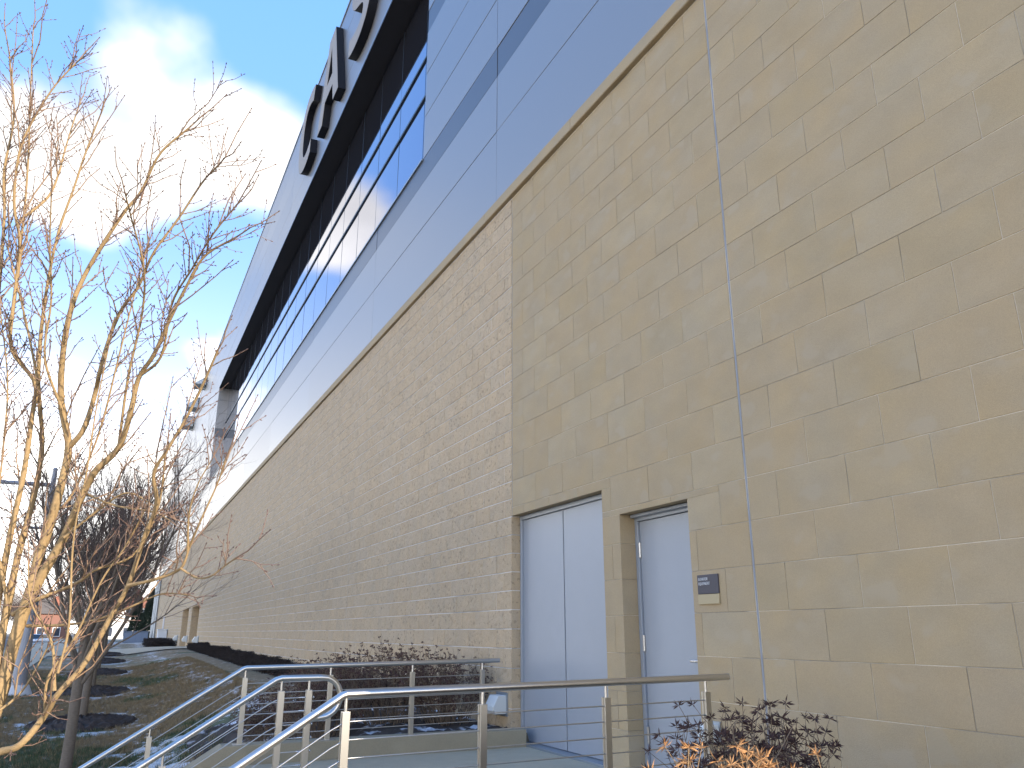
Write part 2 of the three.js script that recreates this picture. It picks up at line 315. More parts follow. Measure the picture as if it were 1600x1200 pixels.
{ // split-face blocks
  const H = 0.206, L = 0.412, list = [], j = 0.005;
  for (let r = -9; r < 27; r++) {
    const y0 = -0.17 + r * H + 0.618, y1 = Math.min(y0 + H, CAP - 0.006), off = ((r % 2) + 2) % 2 ? 0 : L / 2;
    if (y1 - y0 < 0.05) continue;
    for (let k = 0; k < 217; k++) {
      let rc = [[y0, y1, -8.34 - off - k * L, Math.min(-8.34, -8.34 - off - k * L + L)]];
      if (rc[0][2] < FAR) continue;
      for (const [a, b] of FR) rc = cut(rc, [-9, 1.38, a, b]);
      for (const q of rc) if (q[1] > -1.2) list.push([...q, Math.hypot(q[0], q[2], 4)]);
    }
  }
  list.sort((a, b) => a[4] - b[4]);
  const far = blockMats.map(() => []);
  list.forEach(([a, b, c, d], i) => {
    const x = 4 - 0.005 + (RB() - 0.5) * 0.004, end = Math.abs(d + 8.34) < 0.003 && a < 1.27;
    const g = slab(x, x + (end ? 0.33 : 0.09), a + j, b - j, c + j, d - (end ? 0 : j), 0.0035, RB() * 9, RB() * 9), mi = Math.floor(RB() * 5);
    if (i < 295) part('block', g, blockMats[mi], blockWall); else far[mi].push(g);
  });
  far.forEach((g, i) => { part('block_field', g, blockMats[i], building).userData.kind = 'stuff'; });
  part('control_joint', box(3.9935, 4.01, -1.2, CAP - .01, -15.606, -15.594), rough({ color: lin(0.42, 0.36, 0.28) }), building);
}
{ // coping between stone and metal: lengths with butt joints
  for (let z = NEAR; z > FAR; z -= 2.4) { const e = Math.max(z - 2.4, FAR); part('coping', metre(slab(3.945, 4.3, CAP, CAP + 0.15, e + 0.003, z - 0.003, 0.008)), M.coping, building); }
}
{ // metal panels
  const rows = [[5.575, 6.7], [6.7, 7.62], [7.62, 8.12, 1], [8.12, 9.0], [9.0, 9.93], [9.93, 10.87], [10.87, 11.38, 1], [11.38, 12.3], [12.3, 13.1], [13.1, 13.86], [13.86, 14.82], [14.82, 15.78], [15.78, 16.7], [16.7, TOP]];
  const cols = [NEAR]; for (let z = -2.75; z > FAR; z -= 6.05) cols.push(z); cols.push(FAR);
  const tilt = () => (RB() - 0.5) * 0.006;
  rows.forEach(([y0, y1, dark]) => {
    for (let i = 0; i < cols.length - 1; i++) {
      const spans = y0 > 8.1 && y1 < 13.9 ? cut([[y0, y1, cols[i + 1], cols[i]]], [-1, 99, -48.4, -12]) : [[y0, y1, cols[i + 1], cols[i]]];
      for (const [, , a, b] of spans) {
        const g = slab(-0.0, 0.045, y0 - (y0 + y1) / 2 + (dark ? 0.002 : 0.005), (y1 - y0) / 2 - (dark ? 0.002 : 0.005), -(b - a) / 2 + 0.006, (b - a) / 2 - 0.006, 0.003);
        const m = part('metal_panel', g, dark ? M.band : M.panels[Math.floor(RB() * 3)], building);
        m.position.set(dark ? 3.989 : 3.985, (y0 + y1) / 2, (a + b) / 2); m.rotation.set(0, tilt() * 0.35, tilt());
      }
    }
  });
  part('parapet_trim', box(3.955, 4.6, TOP, TOP + 0.07, FAR, NEAR, 0.01), M.trim, building);
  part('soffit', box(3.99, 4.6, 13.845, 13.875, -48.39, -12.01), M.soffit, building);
  part('soffit_trim', box(3.968, 3.988, 13.83, 13.90, -48.4, -12), M.trim, building);
  part('sill', box(3.96, 4.6, 8.105, 8.14, -48.39, -12.01), M.trim, building);
  for (const [z0, z1, s] of [[-48.41, -48.385, 1], [-12.015, -11.99, 0]]) for (const [y0, y1, dk] of [[8.145, 9.0], [9.0, 9.93], [9.93, 10.87], [10.87, 11.38, 1], [11.38, 12.3], [12.3, 13.1], [13.1, 13.84]])
    part('jamb_panel', box(4.0, 4.6, y0 + .006, y1 - .006, z0, z1), dk ? M.band : M.panels[s], building);
}
{ // recessed window band
  const ys = [8.14, 10.78, 11.78, 13.845], n = 21, w = 36.36 / n;
  for (let i = 0; i < n; i++) for (let k = 0; k < 3; k++) {
    const z1 = -12.02 - i * w, m = part('glass_pane', box(0, 0.02, ys[k] - (ys[k] + ys[k + 1]) / 2 + 0.012, (ys[k + 1] - ys[k]) / 2 - 0.012, -w / 2 + 0.008, w / 2 - 0.008), M.glass, building);
    m.position.set(4.555, (ys[k] + ys[k + 1]) / 2, z1 - w / 2); m.rotation.set(0, (RB() - 0.5) * 0.004, (RB() - 0.5) * 0.005);
  }
  for (const y of ys.slice(1, 3)) part('transom', box(4.52, 4.6, y - 0.028, y + 0.028, -48.37, -12.03, 0.008), M.mullion, building);
  for (let i = 1; i < n; i++) part('glass_joint', box(4.552, 4.6, 8.15, 13.84, -12.02 - i * w - 0.007, -12.02 - i * w + 0.007), M.mullion, building);
}
function door(name, z0, z1, y0, y1, x, hinges, handleZ) {
  const d = part(name, box(x, x + 0.045, y0, y1, z0, z1, 0.003), M.door, building);
  if (hinges) for (const y of hinges) {
    part('hinge', [new THREE.CylinderGeometry(0.013, 0.013, 0.13, 10).translate(x - 0.008, y, hinges.z), box(x - 0.004, x + 0.001, y - 0.062, y + 0.062, hinges.z + 0.003, hinges.z + 0.014)], M.hinge, d);
  }
  if (handleZ !== undefined) {
    const y = -0.215;
    part('handle', [new THREE.CylinderGeometry(0.032, 0.032, 0.014, 20).rotateZ(Math.PI / 2).translate(x - 0.006, y, handleZ), new THREE.CylinderGeometry(0.011, 0.011, 0.05, 12).rotateZ(Math.PI / 2).translate(x - 0.03, y, handleZ), new RoundedBoxGeometry(0.014, 0.022, 0.135, 3, 0.006).translate(x - 0.055, y, handleZ - 0.052)], M.chrome, d);
    part('lock', [new THREE.CylinderGeometry(0.016, 0.018, 0.016, 16).rotateZ(Math.PI / 2).translate(x - 0.007, y + 0.13, handleZ)], M.chrome, d);
  }
  return d;
}
{ // the pair and the single door
  const f1 = 4.10, f2 = 4.155;
  part('door_frame', [box(f1, f1 + 0.09, -1.12, 1.235, -8.333, -8.295, 0.004), box(f1, f1 + 0.09, -1.12, 1.235, -6.44, -6.395, 0.004), box(f1, f1 + 0.09, 1.232, 1.278, -8.34, -6.395, 0.004)], M.frame, building);
  door('door_leaf', -8.292, -7.377, -1.095, 1.229, f1 + 0.028); door('door_leaf', -7.357, -6.443, -1.095, 1.229, f1 + 0.028);
  part('door_seal', [box(f1 + 0.05, f1 + 0.09, -1.12, 1.22, -7.39, -7.345), box(f1 + 0.06, f1 + 0.09, -1.12, -1.08, -8.3, -6.43)], M.gap, building);
  part('door_frame', [box(f2, f2 + 0.09, -1.12, 0.958, -6.098, -6.052, 0.004), box(f2, f2 + 0.09, -1.12, 0.958, -5.168, -5.122, 0.004), box(f2, f2 + 0.09, 0.955, 1.0, -6.098, -5.122, 0.004), box(f2 - 0.05, f2 + 0.02, 0.985, 1.012, -6.09, -5.13, 0.004)], M.frame, building);
  const hs = [0.70, -0.09, -0.82]; hs.z = -6.046;
  door('door_leaf', -6.046, -5.172, -1.095, 0.95, f2 + 0.02, hs, -5.245);
  part('door_back', [box(4.36, 4.4, -1.2, 1.27, -8.33, -6.4), box(4.36, 4.4, -1.2, 1.01, -6.09, -5.13)], M.gap, building);
  part('threshold', [box(4.0, 4.3, -1.125, -1.1, -8.335, -6.395, 0.004), box(4.0, 4.3, -1.125, -1.1, -6.095, -5.125, 0.004)], M.trim, building);
  // far recesses with their doors
  for (const [a, b] of FR) {
    const t = 0.6;
    part('recess_lining', [box(4.02, 4.02 + t, -1.0, 1.37, a, a + 0.05), box(4.02, 4.02 + t, -1.0, 1.37, b - 0.05, b), box(4.02, 4.02 + t, 1.35, 1.385, a, b)], blockMats[3], building);
    part('door_leaf', box(4.6, 4.66, -1.0, 1.34, a + 0.06, (a + b) / 2 - 0.01), M.coping, building); part('door_leaf', box(4.6, 4.66, -1.0, 1.34, (a + b) / 2 + 0.01, b - 0.06), M.coping, building);
  }
}
{ // downpipes at the far end and a narrow dark door there
  for (const z of [-94.6, -91.5, -88]) part('downpipe', [new THREE.CylinderGeometry(0.11, 0.11, 6.4, 12).translate(3.83, 2.2, z), box(3.8, 4.0, 4.4, 4.48, z - .13, z + .13), box(3.8, 4.0, 1.4, 1.48, z - .13, z + .13)], M.trim, building);
  part('side_door', box(3.965, 3.99, -0.95, 1.25, -77.6, -75.4), M.frame, building);
}

// sign letters standing off the fascia
{
  const font = await new FontLoader().loadAsync('fonts/droid/droid_sans_bold.typeface.json');
  const place = { C: [-24.81, -22.62, 14.47, 17.27], A: [-21.65, -19.03, 14.47, 17.27], S: [-17.98, -15.9, 14.47, 17.27] };
  const said = { C: 'grey channel letter C with black sides, farthest on the metal fascia', A: 'grey channel letter A with black sides, between the letters C and S', S: 'grey channel letter S with black sides, cut off by the top of the picture' };
  for (const ch of 'CAS') {
    const mk = (depth) => { const g = new TextGeometry(ch, { font, size: 2, depth, curveSegments: 14, bevelEnabled: false }); g.computeBoundingBox(); return g; };
    const [z0, z1, y0, y1] = place[ch], fit = (g, ins, x) => {
      const b = g.boundingBox, sx = (z1 - z0 - ins) / (b.max.x - b.min.x), sy = (y1 - y0 - ins) / (b.max.y - b.min.y);
      g.translate(-(b.min.x + b.max.x) / 2, -(b.min.y + b.max.y) / 2, 0).scale(sx, sy, 1).rotateY(-Math.PI / 2).translate(x, 0, 0); return g;
    };
    const t = thing('sign_letter', said[ch], 'sign letter', [3.77, (y0 + y1) / 2, (z0 + z1) / 2], 0);
    part('letter_return', fit(mk(0.21), 0, 0.21), M.letterSide, t);
    part('letter_face', fit(mk(0.012), 0.03, 0.006), M.letterFace, t);
    for (const [dy, dz] of [[-0.9, -0.75], [0.9, -0.5]]) part('standoff', new THREE.CylinderGeometry(0.02, 0.02, 0.06, 8).rotateZ(Math.PI / 2).translate(0.225, dy, dz), M.trim, t);
  }
}

// ------------------------------------------------------------------ landing, steps, kerb
const LAND = -1.12;
structure('landing', [box(0.98, 4.09, -2.4, LAND, -8.0, -4.2, 0.012)], M.concrete);
{
  const s = []; for (let k = 0; k < 3; k++) s.push(box(0.98 - 0.287 * (k + 1), 0.978 - 0.287 * k, -2.4, LAND - 0.178 * (k + 1), -8.0, -4.2, 0.012));
  structure('steps', s, M.concrete);
  const sh = new THREE.Shape([[4.0, -2.4], [4.0, -0.965], [1.02, -0.965], [-0.25, -1.75], [-0.25, -2.4]].map(([x, y]) => new THREE.Vector2(x, y)));
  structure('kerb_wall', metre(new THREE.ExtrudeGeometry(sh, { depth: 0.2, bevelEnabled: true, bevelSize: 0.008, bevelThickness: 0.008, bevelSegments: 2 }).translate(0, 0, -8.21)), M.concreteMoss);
}

// ------------------------------------------------------------------ stainless railings
function railing(label, z, kind) {
  const t = thing('railing', label, 'railing');
  const SL = 0.62, bx = kind === 'mid' ? 1.127 : 1.16, ry = -0.313, rise = 0.0125, far = kind === 'mid' ? 1.44 : 3.72;
  const railY = (x) => x < bx ? ry - SL * (bx - x) : ry + rise * (x - bx);
  const rr = 0.0215, pts = [V(-0.62, railY(-0.62), z)];
  if (kind === 'mid') {
    pts.push(V(bx - 0.02, railY(bx - 0.02), z), V(bx + 0.02, railY(bx + 0.02), z), V(far - 0.02, ry, z));
    for (let k = 1; k <= 12; k++) { const a = k / 12 * Math.PI; pts.push(V(far + Math.sin(a) * 0.135, ry - 0.135 + Math.cos(a) * 0.135, z)); }
    pts.push(V(bx + 0.27, ry - 0.275, z));
  } else pts.push(V(bx - 0.012, railY(bx - 0.012), z), V(bx + 0.012, railY(bx + 0.012), z), V(far, railY(far), z));
  part('handrail', tube(pts, rr, 20), M.steel, t);
  if (kind !== 'mid') part('end_cap', new THREE.CylinderGeometry(rr * 1.02, rr * 1.02, 0.006, 20).rotateZ(Math.PI / 2).translate(far + 0.003, railY(far), z), M.steel, t);
  const base = (x) => kind === 'back' ? (x > 1.02 ? -0.965 : -0.965 - SL * (1.02 - x)) : x > 0.99 ? LAND : LAND - SL * (0.99 - x) - 0.05;
  const xs = kind === 'mid' ? [-0.3, 0.42, 1.15, 1.345] : [-0.3, 0.42, 1.17, 1.955, 2.775, 3.535];
  for (const x of xs) {
    const top = railY(x) - 0.085, b = base(x) - 0.01;
    const p = part('post', [box(x - 0.021, x + 0.021, b, top, z - 0.022, z - 0.008, 0.002), box(x - 0.021, x + 0.021, b, top, z + 0.008, z + 0.022, 0.002), box(x - 0.015, x + 0.015, b, top - 0.006, z - 0.0082, z + 0.0082)], M.post, t);
    part('rail_pin', [new THREE.CylinderGeometry(0.009, 0.009, 0.1, 10).translate(x, railY(x) - 0.055, z)], M.steel, p);
    part('base_plate', box(x - 0.06, x + 0.06, b, b + 0.02, z - 0.055, z + 0.055, 0.003), M.post, p);
  }
  const n = kind === 'back' ? 7 : 8;
  for (let k = 0; k < n; k++) {
    const dy = 0.135 + k * 0.0885, X = kind === 'mid' ? 1.345 : 3.535, q = bx - 0.01, c = [];
    c.push(V(-0.3, railY(-0.3) - dy, z)); for (const s of [-0.05, -0.02, 0, 0.02, 0.05]) c.push(V(q + s, (railY(q - 0.05) * (0.5 - s * 10) + railY(q + 0.05) * (0.5 + s * 10)) - dy - (0.05 - Math.abs(s)) * -0.12, z)); c.push(V(X, railY(X) - dy, z));
    part('cable', tube(c, 0.0038, 8), M.cable, t);
    if (kind === 'mid') part('cable_end', [new THREE.SphereGeometry(0.009, 10, 8).translate(X + 0.034, railY(X) - dy, z), new THREE.CylinderGeometry(0.0055, 0.0055, 0.04, 8).rotateZ(Math.PI / 2).translate(X - 0.045, railY(X) - dy, z)], M.chrome, t);
  }
}
railing('stainless cable railing farthest back, above the kerb along the planting bed', -8.08, 'back');
railing('short stainless stair railing in the middle ending in a rounded return loop', -6.18, 'mid');
railing('nearest stainless cable railing, partly sunlit, running across both doors', -4.46, 'front');

// ------------------------------------------------------------------ small fittings on the wall
{
  const t = thing('door_sign', 'small dark grey plaque with white lettering over a tan strip, beside the single door', 'sign', [3.999, 0.33, -4.925]);
  part('plaque', box(-0.012, 0, -0.055, 0.085, -0.12, 0.12, 0.003), rough({ color: lin(0.055, 0.05, 0.062), roughness: 0.5 }), t);
  part('lower_strip', box(-0.013, 0, -0.13, -0.058, -0.12, 0.12, 0.003), rough({ color: lin(0.44, 0.35, 0.2), roughness: 0.6 }), t);
  const font = await new FontLoader().loadAsync('fonts/droid/droid_sans_regular.typeface.json');
  ['ELEVATOR', 'EQUIPMENT'].forEach((s, i) => {
    const g = new TextGeometry(s, { font, size: 0.021, depth: 0.002, curveSegments: 4 }); g.computeBoundingBox(); g.scale(0.82, 1, 1).rotateY(-Math.PI / 2);
    const m = part('lettering', g.translate(-0.0125, 0.043 - i * 0.033, -0.105), rough({ color: lin(0.62, 0.62, 0.62) }), t); m.userData.label = 'white lettering';
  });
}
function wallLamp(label, x, y, z, s = 1) {
  const t = thing('wall_lamp', label, 'wall lamp', [x, y, z], 0);
  const sh = new THREE.Shape([[0, -0.09], [-0.13, -0.09], [-0.16, -0.03], [-0.10, 0.085], [0, 0.085]].map(([a, b]) => new THREE.Vector2(a * s, b * s)));
  part('housing', new THREE.ExtrudeGeometry(sh, { depth: 0.22 * s, bevelEnabled: true, bevelSize: 0.006 * s, bevelThickness: 0.006 * s, bevelSegments: 2 }).translate(0, 0, -0.11 * s), rough({ color: lin(0.62, 0.64, 0.62), roughness: 0.5 }), t);
  part('lens', box(-0.166 * s, -0.158 * s, -0.06 * s, -0.01 * s, -0.1 * s, 0.1 * s), rough({ color: lin(0.75, 0.8, 0.8), roughness: 0.25 }), t);
  part('mounting_plate', box(-0.012 * s, 0.006, -0.12 * s, 0.12 * s, -0.14 * s, 0.14 * s), M.trim, t);
}
wallLamp('white box lamp low on the block wall beside the double door', 3.99, -0.75, -8.56);
wallLamp('pale box lamp low on the stone wall behind the foreground shrub', 3.99, -0.68, -4.98, 0.6);
wallLamp('small white lamp at the base of the wall, right of the nearer far recess', 3.98, -0.35, -44.4, 1.6);
wallLamp('small white lamp on the pier between the two far recesses', 3.98, -0.35, -51, 1.6);
wallLamp('small white lamp at the wall base, left of the farther recess', 3.98, -0.35, -58.6, 1.6);
{
  const t = thing('utility_box', 'white utility box standing at the far end of the block wall', 'utility box', [3.6, -0.98, -70]);
  part('cabinet', box(-0.3, 0.35, 0, 1.15, -0.6, 0.6, 0.03), rough({ color: lin(0.7, 0.72, 0.74) }), t); part('lid', box(-0.34, 0.38, 1.15, 1.22, -0.64, 0.64, 0.02), rough({ color: lin(0.6, 0.62, 0.64) }), t);
}
// grey boxes jutting from the roof edge
[[312, 597, 'grey box fixture jutting from the roof edge, highest of three'], [300, 633, 'grey box fixture jutting from the roof edge, middle of three'], [293, 662, 'grey box fixture jutting from the roof edge, lowest of three']].forEach(([px, py, label], i) => {
  const d = dirOf(px, py), q = d.multiplyScalar(3.55 / d.x), t = thing('roof_fixture', label, 'roof fixture', [q.x, q.y, q.z], 0);
  part('housing', box(-0.4, 0.4, -0.36, 0.4, -0.8, 0.8, 0.03), rough({ color: lin(0.6, 0.62, 0.62) }), t); part('visor', box(-0.44, 0.44, 0.4, 0.46, -0.84, 0.84), M.trim, t); part('bracket', box(0.28, 0.5, -0.55, -0.33, -0.12, 0.12), M.trim, t);
});

// ------------------------------------------------------------------ trees
function bend(a, b, n, amp, r) { const out = [a.clone()]; for (let i = 1; i < n; i++) out.push(a.clone().lerp(b, i / n).add(V((r() - .5) * amp, (r() - .5) * amp, (r() - .5) * amp))); out.push(b.clone()); return out; }
function along(pts, t) { const f = t * (pts.length - 1), i = Math.min(Math.floor(f), pts.length - 2); return [pts[i].clone().lerp(pts[i + 1], f - i), pts[i + 1].clone().sub(pts[i]).normalize()]; }
function aside(dir, ang, r) { const a = V(r() - .5, r() - .5, r() - .5).cross(dir).normalize(); return dir.clone().applyAxisAngle(a, ang); }
{ // the sunlit tree at the left: limbs laid out one by one
  const r = rng(77);
  const tree = thing('bare_tree', 'sunlit leafless young tree with golden bark at the left, nearest the camera', 'tree', [0, 0, 0]);
  const base = at(-75, 1290, 5.5); base.y = ground(base.x, base.z) - 0.05;
  const fork = at(-16, 1120, 5.5);
  part('trunk', tube([base, base.clone().lerp(fork, 0.2).add(V(0.01, 0, 0)), base.clone().lerp(fork, 0.6).add(V(0.015, 0, 0.02)), fork, at(5, 1068, 5.5)], [0.10, 0.072, 0.06, 0.052, 0.042], 14), M.bark, tree);
  // [distances at start and end, radius in metres at start and end, pixel path]
  const L = [
    [5.5, 5.3, .062, .006, [[0, 1085], [30, 975], [50, 915], [60, 870], [75, 830], [92, 770], [107, 700], [97, 640], [95, 600], [102, 525], [115, 470], [135, 425], [165, 375], [195, 330], [220, 300], [250, 240], [295, 200]]],
    [5.5, 4.6, .050, .006, [[30, 975], [65, 900], [100, 840], [130, 770], [150, 735], [185, 700], [205, 640], [217, 590], [240, 555], [265, 500], [290, 450], [320, 400], [370, 370]]],
    [5.45, 5.0, .030, .005, [[107, 700], [130, 672], [150, 610], [155, 585], [172, 525], [192, 480], [215, 450], [240, 395], [280, 340], [320, 280], [342, 258]]],
    [5.5, 6.2, .042, .005, [[-10, 1060], [12, 945], [30, 860], [47, 800], [60, 740], [66, 690], [60, 600], [65, 510], [75, 440], [92, 360], [115, 295], [135, 235], [160, 172]]],
    [5.5, 6.0, .036, .005, [[-16, 1010], [0, 920], [15, 840], [37, 740], [50, 650], [55, 600], [18, 545], [22, 470], [32, 385], [22, 320], [30, 240], [45, 200], [85, 135], [125, 92]]],
    [5.6, 6.4, .030, .005, [[-40, 900], [-22, 700], [-12, 560], [0, 430], [7, 330], [6, 270], [22, 180], [14, 80]]],
    [5.7, 6.2, .018, .004, [[18, 500], [30, 400], [38, 330], [44, 250], [47, 165], [52, 42]]],
    [5.9, 6.5, .016, .004, [[30, 345], [75, 308], [92, 270], [100, 240], [115, 190], [127, 156]]],
    [5.4, 4.4, .036, .007, [[-45, 1195], [0, 1175], [30, 1165], [65, 1125], [90, 1085], [130, 1040], [175, 960], [200, 915], [225, 840], [245, 785], [240, 740], [260, 705], [290, 655], [315, 605], [340, 548]]],
    [4.75, 4.3, .018, .004, [[200, 915], [235, 907], [268, 896], [285, 885], [296, 855], [315, 810], [340, 755], [353, 716]]],
    [4.5, 4.2, .010, .004, [[282, 888], [305, 902], [330, 900], [350, 885], [368, 872]]],
    [4.5, 4.3, .010, .003, [[293, 862], [296, 800], [310, 755], [330, 720]]],
    [5.5, 4.7, .016, .004, [[42, 978], [90, 977], [135, 972], [170, 962], [200, 950], [245, 930], [268, 927], [296, 930]]],
    [5.5, 4.9, .022, .005, [[20, 960], [55, 938], [100, 920], [130, 905], [150, 890], [205, 870], [245, 800], [260, 700]]],
    [5.0, 4.9, .012, .004, [[90, 1052], [104, 1000], [110, 950], [112, 880], [118, 820], [135, 740], [150, 640], [170, 540]]],
    [5.1, 5.2, .016, .004, [[85, 1080], [82, 1010], [72, 985], [48, 940], [44, 880]]],
    [5.5, 5.6, .020, .004, [[57, 885], [80, 800], [100, 790], [150, 690], [185, 560], [205, 480], [232, 380]]],
    [5.3, 4.8, .016, .004, [[185, 700], [200, 590], [222, 490], [225, 420], [205, 340], [195, 300]]],
    [5.0, 4.5, .015, .004, [[218, 588], [250, 560], [270, 470], [300, 420], [330, 370], [368, 322]]],
    [5.4, 5.2, .015, .004, [[97, 640], [70, 560], [80, 470], [78, 380], [80, 310]]],
    [5.6, 5.9, .014, .004, [[60, 600], [40, 500], [20, 420], [10, 380]]],
    [5.5, 5.8, .018, .004, [[12, 945], [-6, 830], [5, 700], [12, 600], [0, 480]]],
    [5.3, 5.0, .013, .004, [[100, 840], [150, 800], [200, 770], [240, 790]]],
    [5.3, 4.7, .012, .004, [[130, 770], [180, 790], [240, 800], [268, 815]]],
    [5.2, 4.8, .014, .004, [[70, 1120], [75, 1060], [115, 1000], [160, 905], [195, 855], [225, 800]]],
    [5.4, 5.3, .014, .004, [[-30, 1130], [30, 1085], [65, 1030], [80, 1000]]],
  ];
  const tw = new Tubes();
  const tint = (rad) => { const k = clamp((rad - 0.0018) / 0.007, 0, 1); return [mix(0.21, 0.42, k), mix(0.13, 0.29, k), mix(0.095, 0.15, k)]; };
  const bud = (p, d, s) => tw.add([p, p.clone().addScaledVector(d, s * 0.45), p.clone().addScaledVector(d, s)], [0.0016, 0.0038, 0.0006], 4, [0.13, 0.075, 0.06]);
  const spur = (p, d, len, rad, depth) => {
    const e = p.clone().addScaledVector(d, len), pts = bend(p, e, 3, len * 0.09, r); pts[3].y += len * 0.06;
    tw.add(pts, [rad, rad * 0.85, rad * 0.7, rad * 0.5], 4, tint);
    bud(pts[3], along(pts, 1)[1], 0.013 + r() * 0.008);
    const nb = Math.floor(len / 0.035 * (0.5 + r() * 0.6));
    for (let i = 0; i < nb; i++) {
      const [q, dd] = along(pts, (i + 0.4 + r() * 0.4) / nb);
      if (depth > 0 && r() < 0.4) spur(q, aside(dd, 0.5 + r() * 0.6, r), len * (0.25 + r() * 0.3), rad * 0.65, depth - 1);
      else bud(q, aside(dd, 0.6 + r() * 0.5, r), 0.009 + r() * 0.008);
    }
  };
  for (const [d0, d1, r0, r1, path] of L) {
    const n = path.length, ctl = path.map(([x, y], i) => at(x, y, mix(d0, d1, i / (n - 1)) + (i && i < n - 1 ? (r() - .5) * 0.06 : 0)));
    const cv = new THREE.CatmullRomCurve3(ctl, false, 'centripetal'), N = n * 4, pts = cv.getPoints(N);
    const rad = pts.map((_, i) => (mix(r0 * 0.6, r1 * 0.85, Math.pow(i / N, 0.7))) * (1 + 0.10 * (r() - .5)) * (i % 5 === 0 ? 1.06 : 1));
    part('limb', tube(pts, rad, 9), M.bark, tree);
    const len = cv.getLength(), count = Math.floor(len / 0.032);
    for (let i = 0; i < count; i++) {
      const t = (i + r()) / count; if (t < 0.1 && r0 > 0.02) continue;
      const [p, d] = along(pts, t), w = t > 0.55 ? 1 : 0.55; if (r() > 0.42 + 0.5 * t) continue;
      const dir = aside(d, 0.55 + r() * 0.5, r); dir.y += 0.25; dir.normalize();
      const lf = r(); spur(p, dir, lf < 0.55 ? 0.03 + r() * 0.05 : 0.08 + r() * 0.2 * w, lf < 0.55 ? 0.0026 : 0.0035, lf < 0.55 ? 0 : 1);
    }
    for (let i = 0, nl = r0 > 0.0125 ? Math.floor(len / 0.30) : 0; i < nl; i++) {   // slender upright shoots
      const t = 0.18 + 0.8 * (i + r()) / nl, [p, d] = along(pts, t); if (t > 1) continue;
      const dir = aside(d, 0.3 + r() * 0.5, r); dir.y += 0.45; dir.normalize(); spur(p, dir, 0.16 + r() * 0.34, 0.0038 + 0.0025 * (1 - t), 1);
    }
    spur(pts[N], along(pts, 1)[1], 0.14 + r() * 0.14, Math.min(r1, 0.0045), 1);
  }
  const m = part('twigs', tw.geo(), M.twig, tree); m.userData.kind = 'stuff';
}
function makeRowTree(seed) {                                  // vase-shaped bare tree, about five metres tall, at its own origin
  const r = rng(seed), wood = new Tubes(), tw = new Tubes(), limbs = [];
  const g = new THREE.Group(), top = V((r() - .5) * 0.1, 1.55, (r() - .5) * 0.1);
  part('trunk', tube([V(0, -0.15, 0), V(0, 0.06, 0), V(0.01, 0.7, 0.01), top, V(top.x, 2.3, top.z), V(top.x + 0.05, 3.4, top.z)], [0.12, 0.088, 0.078, 0.072, 0.05, 0.02], 12), M.rowBark, g);
  const grow = (p, d, len, rad, lvl) => {
    const n = 5, pts = [p.clone()], dd = d.clone();
    for (let i = 0; i < n; i++) { dd.y += 0.09; dd.add(V((r() - .5) * 0.16, 0, (r() - .5) * 0.16)).normalize(); pts.push(pts[i].clone().addScaledVector(dd, len / n)); }
    (lvl < 2 ? wood : tw).add(pts, pts.map((_, i) => rad * (1 - 0.72 * i / n)), lvl < 2 ? 6 : 3);
    if (lvl > 3) return;
    const kids = [9, 7, 6, 3][lvl];
    for (let i = 0; i < kids; i++) { const [q, e] = along(pts, 0.18 + 0.8 * (i + r()) / kids); grow(q, aside(e, 0.42 + r() * 0.4, r), len * (0.34 + 0.28 * r()), rad * 0.42, lvl + 1); }
  };
  for (let i = 0; i < 11; i++) { const a = i * 2.4 + r() * 0.5, s = 0.32 + 0.5 * r(); grow(V(top.x, 1.25 + 0.09 * i + r() * 0.2, top.z), V(Math.cos(a) * s, 1, Math.sin(a) * s).normalize(), 2.5 - 0.08 * i + r() * 0.7, 0.032, 0); }
  part('crown', wood.geo(), M.rowBark, g); part('twigs', tw.geo(), M.rowTwig, g).userData.kind = 'stuff';
  return g;
}
const rowTrees = [makeRowTree(301), makeRowTree(302)];
[[-0.25, -10.6, 'first'], [-0.25, -17, 'second'], [-0.22, -23.4, 'third'], [-0.2, -30, 'fourth'], [-0.15, -36.5, 'fifth'], [-0.1, -43, 'sixth']].forEach(([x, z, nth], i) => {
  const t = rowTrees[i % 2].clone(); t.name = numbered('row_tree'); scene.add(t);
  t.position.set(x, ground(x, z), z); t.rotation.y = i * 1.9; const s = [0.76, 0.84, 0.8, 0.86, 0.82, 0.84][i]; t.scale.set(s, s, s);
  tag(t, `dark leafless tree in shade, ${nth} of the row along the lawn behind the sunlit tree`, 'tree', 'bare trees in a row along the lawn');
  const p = [], r = rng(600 + i), ix = [], N = 64, K = 14;     // its mound of mulch
  for (let k = 0; k <= K; k++) for (let a = 0; a < N; a++) { const rad = 0.9 * k / K * (1 + (k === K ? 0.16 * (r() - .5) : 0)), X = Math.cos(a / N * 6.2832) * rad, Z = Math.sin(a / N * 6.2832) * rad * 1.1; p.push(x + X, ground(x + X, z + Z) + 0.15 * Math.pow(Math.max(Math.cos(k / K * 1.5708), 0), 0.7) + (k < K ? (r() - .4) * 0.07 : -0.03), z + Z); }
  for (let k = 0; k < K; k++) for (let a = 0; a < N; a++) { const q = k * N + a, b = k * N + (a + 1) % N; ix.push(q, b, q + N, b, b + N, q + N); }
  const g = new THREE.BufferGeometry(); g.setAttribute('position', new THREE.Float32BufferAttribute(p, 3)); g.setIndex(ix); g.computeVertexNormals();
  tag(part('mulch_mound', g, rough({ color: lin(0.04, 0.028, 0.022), flatShading: true })), `dark mulch mound around the ${nth} tree of the row`, 'mulch', 'mulch mounds under the row of trees', 'stuff');
});

